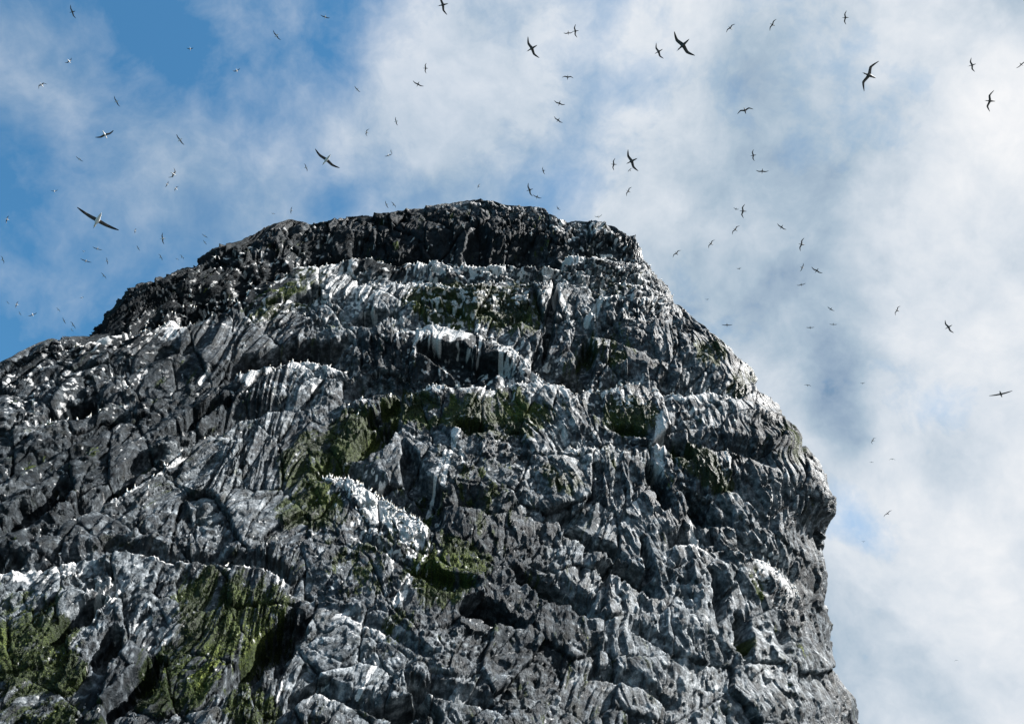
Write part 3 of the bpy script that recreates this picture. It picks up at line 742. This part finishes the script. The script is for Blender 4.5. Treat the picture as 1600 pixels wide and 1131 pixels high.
# zone of the sky: birds as (x, y, span, tilt, pose, head)
SKYB = [
 ('in the top left corner of the sky', [(113, 19, 17, -67, 'dark', 'L'), (108, 96, 13, 35, 'flap', 'R'), (65, 133, 14, 30, 'swept', 'L')]),
 ('in the blue gap at upper left', [(182, 159, 15, -62, 'glide', 'L'), (297, 77, 11, 5, 'flap', 'D'), (370, 111, 13, 15, 'flap', 'R')]),
 ('round the pale wisp at left', [(124, 249, 11, -40, 'glide', 'L'), (164, 211, 26, 22, 'glide', 'D'), (281, 219, 18, -52, 'bow', 'L')]),
 ('in the tight trio at left', [(271, 272, 18, 60, 'swept', 'R'), (261, 288, 10, 62, 'bow', 'R'), (275, 295, 11, 55, 'flap', 'L')]),
 ('by the left edge of the photo', [(11, 343, 11, 75, 'bow', 'L'), (4, 406, 11, -70, 'bow', 'R')]),
 ('right of the largest left gannet', [(211, 361, 9, 80, 'flap', 'L'), (254, 373, 17, -80, 'bow', 'L')]),
 ('just above the left skyline', [(320, 369, 10, -35, 'bow', 'D'), (320, 379, 9, -55, 'bow', 'L'), (284, 402, 10, -50, 'flap', 'R'), (277, 405, 6, -20, 'glide', 'L')]),
 ('in the flock below the big left gannet', [(134, 408, 15, -20, 'bow', 'D'), (152, 389, 13, -22, 'glide', 'D'), (162, 431, 11, -52, 'glide', 'R'), (167, 408, 10, -80, 'glide', 'R'), (216, 388, 9, -65, 'bow', 'L'), (251, 402, 11, -65, 'bow', 'R')]),
 ('low over the far left shoulder', [(91, 484, 8, -50, 'bow', 'R'), (100, 501, 10, -65, 'glide', 'L'), (114, 508, 12, -55, 'glide', 'R'), (112, 516, 7, -50, 'flap', 'L')]),
 ('in the low flock at the far left', [(12, 473, 6, -50, 'glide', 'R'), (26, 476, 10, 72, 'bow', 'L'), (31, 490, 7, -60, 'bow', 'R'), (51, 492, 12, 18, 'bow', 'D')]),
 ('at the top left of centre', [(432, 56, 16, -50, 'glide', 'L'), (508, 27, 14, -20, 'bow', 'D')]),
 ('in the pale blue sky above the crag', [(558, 140, 12, -45, 'bow', 'L'), (653, 132, 18, -28, 'bow', 'D'), (665, 107, 15, 89, 'glide', 'L')]),
 ('halfway between crag and top edge', [(573, 207, 13, 76, 'swept', 'L'), (619, 190, 13, -75, 'bow', 'L')]),
 ('in the close pair above the crag', [(607, 243, 12, 22, 'glide', 'R'), (611, 237, 8, -70, 'flap', 'L')]),
 ('above the left hand knob of the crag', [(427, 334, 6, -10, 'glide', 'D'), (455, 329, 11, 84, 'bow', 'L'), (478, 262, 12, -72, 'glide', 'R')]),
 ('skimming the ridge left of the summit', [(604, 320, 12, -65, 'glide', 'L'), (615, 320, 12, -48, 'bow', 'R')]),
 ('of the touching pair at top centre', [(888, 52, 14, 4, 'glide', 'D'), (899, 49, 19, -84, 'bow', 'L')]),
 ('in the column of three at upper centre', [(872, 188, 16, -38, 'glide', 'D'), (874, 162, 18, -18, 'bow', 'D'), (887, 121, 17, -4, 'glide', 'U')]),
 ('beside the largest gannet at upper right', [(1029, 81, 25, -64, 'bow', 'L'), (1141, 44, 16, 46, 'glide', 'L')]),
 ('along the top edge at right', [(1207, 39, 17, 62, 'glide', 'L'), (1321, 28, 18, 86, 'glide', 'L')]),
 ('above the right end of summit', [(849, 267, 12, -74, 'bow', 'L'), (959, 257, 18, 85, 'glide', 'L'), (982, 299, 16, 60, 'bow', 'L')]),
 ('just above the right skyline', [(839, 308, 15, -20, 'bow', 'D'), (872, 326, 10, -50, 'flap', 'L'), (935, 339, 13, 15, 'up', 'D')]),
 ('of the pair under the dark cloud', [(1177, 243, 17, -84, 'glide', 'L'), (1191, 268, 18, -4, 'glide', 'D')]),
 ('at the far right edge of the sky', [(1519, 102, 19, -78, 'dark', 'L'), (1596, 101, 14, 45, 'glide', 'R')]),
 ('in the group right of the crag shoulder', [(1057, 396, 17, 42, 'bow', 'L'), (1111, 381, 16, 58, 'bow', 'L'), (1149, 359, 17, 52, 'bow', 'L'), (1150, 327, 10, -15, 'flap', 'D')]),
 ('low beside the right shoulder', [(1105, 468, 6, 0, 'flap', 'D'), (1136, 508, 16, 3, 'glide', 'D'), (1155, 420, 9, 5, 'flap', 'D')]),
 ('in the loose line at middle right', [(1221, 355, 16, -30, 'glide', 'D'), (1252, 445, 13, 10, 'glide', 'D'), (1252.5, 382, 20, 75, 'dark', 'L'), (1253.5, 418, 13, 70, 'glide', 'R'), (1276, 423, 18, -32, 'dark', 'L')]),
 ('in the low trio at middle right', [(1266, 512, 12, 5, 'bow', 'D'), (1298, 483, 12, -35, 'bow', 'D'), (1302, 507, 11, -3, 'glide', 'D')]),
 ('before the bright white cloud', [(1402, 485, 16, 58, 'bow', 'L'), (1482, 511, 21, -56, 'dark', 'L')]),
 ('beside the blue slot in the clouds', [(1262, 602, 10, -10, 'bow', 'U'), (1348, 599, 8, 0, 'flap', 'D')]),
 ('right of the jutting nose of rock', [(1362, 722, 6, 0, 'glide', 'D'), (1364, 688, 12, 65, 'swept', 'L'), (1394, 717, 9, 0, 'down', 'U')]),
 ('in the low sky at lower right', [(1349, 846, 6, 0, 'flap', 'D'), (1387, 802, 15, 42, 'glide', 'L'), (1494, 1031, 6, 0, 'down', 'D')]),
]
for zone, lst in SKYB:
    lst = sorted(lst); n = len(lst)
    for k, (x, y, sp, an, pose, hd) in enumerate(lst):
        size = 'tiny' if sp < 10 else ('small' if sp < 17 else 'middling')
        tone = 'dark' if pose.startswith('dark') else ''
        rank = (ORD[n][k] if n in ORD else (ORDN[k] if k < n - 1 else 'rightmost'))
        place_flying(x, y, sp * 1.04, an, pose, ' '.join(f'{size} gannet, {wings_word(an)}, {rank} {zone}'.split()), G1, hd, roll=random.uniform(-8, 8))
BIG = [(152, 345, 64, -26, 'bow', 'D', 'largest gannet at left, white body and long bowed wings against blue sky'),
       (510, 250, 46, -39, 'glide', 'L', 'large gannet with straight spread wings above the left skyline of the crag'),
       (692, 8, 31, -77, 'bow', 'L', 'gannet cut by the top edge of the photo, wings nearly upright'),
       (831, 76, 36, -62, 'bow', 'L', 'big dark gannet with kinked wings at upper centre, left of the touching pair'),
       (1067, 71, 47, -49, 'glide', 'L', 'largest dark gannet in the upper right sky, wings spread wide'),
       (1164, 173, 25, 18, 'bow', 'U', 'gannet with gently bowed wings alone above the grey cloud patch'),
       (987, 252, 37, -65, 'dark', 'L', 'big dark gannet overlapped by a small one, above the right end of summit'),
       (984.5, 266, 11, 40, 'flap', 'L', 'tiny gannet touching the lower wing of a big dark gannet'),
       (1358, 118, 45, 62, 'bow', 'L', 'large dark gannet with bent wings high in the right sky'),
       (1547, 158, 29, 78, 'bow', 'L', 'gannet with upright wings before the white cloud in the upper right corner'),
       (827.5, 297, 22, -72, 'dark', 'L', 'dark gannet with upright wings just over the summit'),
       (1161, 330, 22, 84, 'bow', 'L', 'mid sized gannet with upright wings, topmost right of the crag shoulder'),
       (1564, 616, 31, 14, 'bow', 'D', 'gannet with shallow arched wings alone near the right edge at mid height'),
       (85, 299, 10, 5, 'up', 'D', 'tiny white gannet left of and above the largest left gannet'),
       (131, 393, 6, 0, 'flap', 'D', 'faint tiny gannet directly under the largest left gannet'),
       (128, 465, 6, 20, 'glide', 'R', 'faint tiny gannet alone left of the dark left cap'),
       (748, 291, 10, 68, 'flap', 'L', 'small gannet rising straight above the summit')]
for (x, y, sp, an, pose, hd, lab) in BIG:
    place_flying(x, y, sp, an, pose, lab, G1, hd, roll=random.uniform(-5, 5))

# ---- gannets flying close in front of the rock and perched on it
bpy.context.view_layer.update()
def cast(px, py):
    d = Vector(ray(px, py))
    ok, loc, nrm, idx = crag.ray_cast(Vector(CAM), d)
    return (loc, nrm, (loc - Vector(CAM)).length) if ok else None
FRONT = [
 ('before the dark cap at far left', [(230, 503, -1, 50), (287, 494, -1, -20), (297, 463, -1, -45), (298, 478, -1, 30), (310, 424, -1, 50), (333, 445, -1, 30)]),
 ('before the dark cap left of centre', [(335, 402, -1, 50), (360, 442, -1, -40), (363, 421, -1, -30), (376, 407, -1, -50), (391, 444, -1, 35), (365, 470, -1, 60)]),
 ('before the cap below the notch', [(403, 392, -1, 30), (451, 402, -1, 50), (455, 388, -1, 45), (475, 396, -1, 20), (476, 491, -1, 40), (508, 460, -1, 0)]),
 ('in the pair below the summit', [(724, 353, -1, -60), (738, 343, -1, -62)]),
 ('before the rock at upper right', [(830, 365, -1, 88), (852, 419, -1, -60), (955, 352, -1, 10)]),
 ('over the middle ledges', [(681, 604, -1, 12), (700, 524, -1, -18), (716, 606, -1, -38)]),
]
G2 = 'white gannets flying before the rock face'
for zone, lst in FRONT:
    lst = sorted(lst); n = len(lst)
    for k, (x, y, sp, an) in enumerate(lst):
        h = cast(x, y)
        if not h: continue
        rank = (ORD[n][k] if n in ORD else (ORDN[k] if k < n - 1 else 'rightmost'))
        place_flying(x, y, 10, an, random.choice(['glide', 'bow', 'up', 'flap', 'swept']), f'white gannet, {wings_word(an)}, {rank} {zone}', G2, random.choice('LLR'), dist=h[2] - random.uniform(6, 12))

def perched_mesh():
    V_, F_, M_ = [], [], []
    # spine from tail to bill in the Y-Z plane
    st = [(-.34, .10, .012, 1), (-.24, .16, .045, 1), (-.10, .24, .095, 0), (.04, .34, .115, 0), (.14, .46, .095, 0), (.17, .58, .052, 0), (.17, .68, .042, 2), (.19, .76, .046, 2), (.25, .785, .030, 2), (.30, .78, .014, 3), (.38, .76, .003, 3)]
    rings = []
    for k, (y, z, r, m) in enumerate(st):
        a = st[max(0, k - 1)]; b = st[min(len(st) - 1, k + 1)]
        ty, tz = b[0] - a[0], b[1] - a[1]; l = math.hypot(ty, tz); ty /= l; tz /= l
        rings.append([(r * math.cos(q), y - tz * r * math.sin(q), z + ty * r * math.sin(q)) for q in [2 * math.pi * i / 8 for i in range(8)]])
    v, f = loft(rings); V_ += v; F_ += f
    for k in range(len(st) - 1): M_ += [st[k + 1][3] if k > 3 else st[k][3]] * 8
    M_ += [1, 3]
    for sgn in (-1, 1):                       # legs
        o = len(V_)
        r1 = [(sgn * .05 + .015 * math.cos(q), .02 + .015 * math.sin(q), .26) for q in (0, 2.1, 4.2)]
        r2 = [(sgn * .05 + .02 * math.cos(q), .04 + .03 * math.sin(q), -.04) for q in (0, 2.1, 4.2)]
        v, f = loft([r1, r2]); V_ += v; F_ += [tuple(i + o for i in q) for q in f]; M_ += [1] * len(f)
    me_ = bpy.data.meshes.new('gannet_perched'); me_.from_pydata(V_, [], F_)
    for m in BM: me_.materials.append(m)
    me_.polygons.foreach_set('material_index', M_); me_.polygons.foreach_set('use_smooth', [True] * len(F_)); me_.update()
    return me_
PM = perched_mesh()
def lip_near(px, py):
    """the shelf edge nearest above or below a point: where the next ray up lands much farther back"""
    best = None
    for off in range(-14, 15, 1):
        a = cast(px, py + off); b = cast(px, py + off - 1.0)
        if a and (b is None or b[2] - a[2] > .7):
            if best is None or abs(off) < abs(best[0]): best = (off, a)
    if best: return best[1]
    return None
packed_v, packed_f, packed_m = [], [], []
pm_v = np.array([v.co[:] for v in PM.vertices]); pm_f = [tuple(p.vertices) for p in PM.polygons]; pm_m = [p.material_index for p in PM.polygons]
def pack(px, py):
    h = (lip_near(px, py) if random.random() < .65 else None) or cast(px, py)
    if not h: return
    back = Vector((h[0].x, h[0].y, 0)).normalized(); a = random.uniform(0, 6.283); c, s_ = math.cos(a), math.sin(a)
    q = pm_v @ np.array([[c, s_, 0], [-s_, c, 0], [0, 0, 1]]) * random.uniform(.9, 1.1) + np.array(h[0] + back * .12)
    o = len(packed_v); packed_v.extend(q.tolist()); packed_f.extend(tuple(i + o for i in f) for f in pm_f); packed_m.extend(pm_m)
def perch(px, py, label, group, loose=True):
    h = lip_near(px, py)
    if not h:
        if not loose: return
        h = cast(px, py)
        if not h: return
    o = bpy.data.objects.new('gannet', PM); link(o)
    back = Vector((h[0].x, h[0].y, 0)).normalized()
    o.location = h[0] + back * .12 + Z * random.uniform(-.02, .05)
    o.rotation_euler = (0, 0, random.uniform(0, 6.283))
    s_ = random.uniform(.95, 1.12); o.scale = (s_, s_, s_)
    o['label'] = label; o['category'] = 'bird'; o['group'] = group
ROWS = [
 ([(200, 512), (260, 500), (330, 482), (400, 455)], 22, 'white gannet perched along the long ledge under the left dark cap', 'gannets on the long left ledge'),
 ([(410, 448), (470, 425), (560, 412), (640, 408), (760, 417), (860, 420)], 40, 'white gannet perched in the crowd on the ledge under the summit cap', 'gannets on the summit ledge'),
 ([(560, 450), (640, 440), (720, 448), (800, 440), (880, 448)], 26, 'white gannet perched on the broken shelf below the summit ledge', 'gannets on the shelf below the summit ledge'),
 ([(800, 398), (870, 398), (960, 402), (1012, 418), (1055, 465)], 24, 'white gannet perched on the ledge of the right shoulder', 'gannets on the right shoulder ledge'),
 ([(615, 522), (680, 514), (740, 522), (800, 545), (850, 590), (884, 612)], 26, 'white gannet perched on the white streaked central ledge', 'gannets on the central ledge'),
 ([(545, 628), (600, 616), (680, 604), (760, 606), (850, 600)], 16, 'white gannet perched above the mossy slab in the centre', 'gannets above the mossy slab'),
 ([(860, 602), (900, 612), (1000, 606), (1070, 622), (1130, 612), (1190, 618)], 22, 'white gannet perched on the right half of the middle ledge', 'gannets on the right middle ledge'),
 ([(365, 592), (420, 574), (470, 566), (540, 582)], 12, 'white gannet perched on the lip under the long black cave', 'gannets under the black cave'),
 ([(505, 750), (550, 752), (600, 778), (660, 820)], 34, 'white gannet perched in the dense white colony left of centre', 'gannets in the dense white colony'),
 ([(520, 765), (570, 780), (620, 815), (645, 840)], 20, 'white gannet on the lower edge of the dense white colony', 'gannets low in the dense white colony'),
 ([(1170, 870), (1210, 888), (1252, 930)], 12, 'white gannet perched on the white ledge at lower right', 'gannets on the lower right ledge'),
 ([(880, 702), (930, 695), (985, 708)], 6, 'white gannet perched on the ledge right of the centre', 'gannets right of the centre'),
 ([(190, 776), (240, 745), (290, 703), (340, 672)], 6, 'white gannet perched on the slanting ledge in the dark left face', 'gannets on the slanting left ledge'),
 ([(60, 668), (120, 640), (160, 631)], 7, 'white gannet perched on the ledge near the left edge', 'gannets near the left edge'),
]
for pts, n, lab, grp in ROWS:
    p = np.array(pts, float)
    m_ = max(3, int(n * .42))
    for k in range(m_):
        fr = (k + random.random()) / m_
        x = p[0, 0] + (p[-1, 0] - p[0, 0]) * fr
        where = [', far left end', ', left part', ', middle', ', right part', ', far right end'][min(4, int(fr * 5))]
        perch(x, float(np.interp(x, p[:, 0], p[:, 1])) + random.uniform(-3, 3), lab + where, grp)
    for k in range(int(n * 1.7)):
        x = random.uniform(p[0, 0], p[-1, 0])
        pack(x, float(np.interp(x, p[:, 0], p[:, 1])) + random.gauss(4, 7))
crowd = mesh_obj('perched_gannets', packed_v, packed_f, BM, packed_m, True)
crowd['kind'] = 'stuff'; crowd['label'] = 'small white gannets crowding the ledges of the cliff'
for x, y, lab in [(544, 641, 'single white gannet perched on dark rock left of the mossy slab'), (352, 885, 'lone white gannet on the lip of the mossy columns at lower left'),
                  (1117, 650, 'single white gannet perched on the dark right face under the middle ledge'), (988, 604, 'white gannet standing on top of the mossy knob right of centre'),
                  (92, 855, 'white gannet at the left end of the pale lower ledge'), (1138, 703, 'single white gannet with streak below it on the right face'),
                  (89, 772, 'white gannet on the small hook of white rock at left')]:
    perch(x, y, lab, 'lone gannets on the rock')
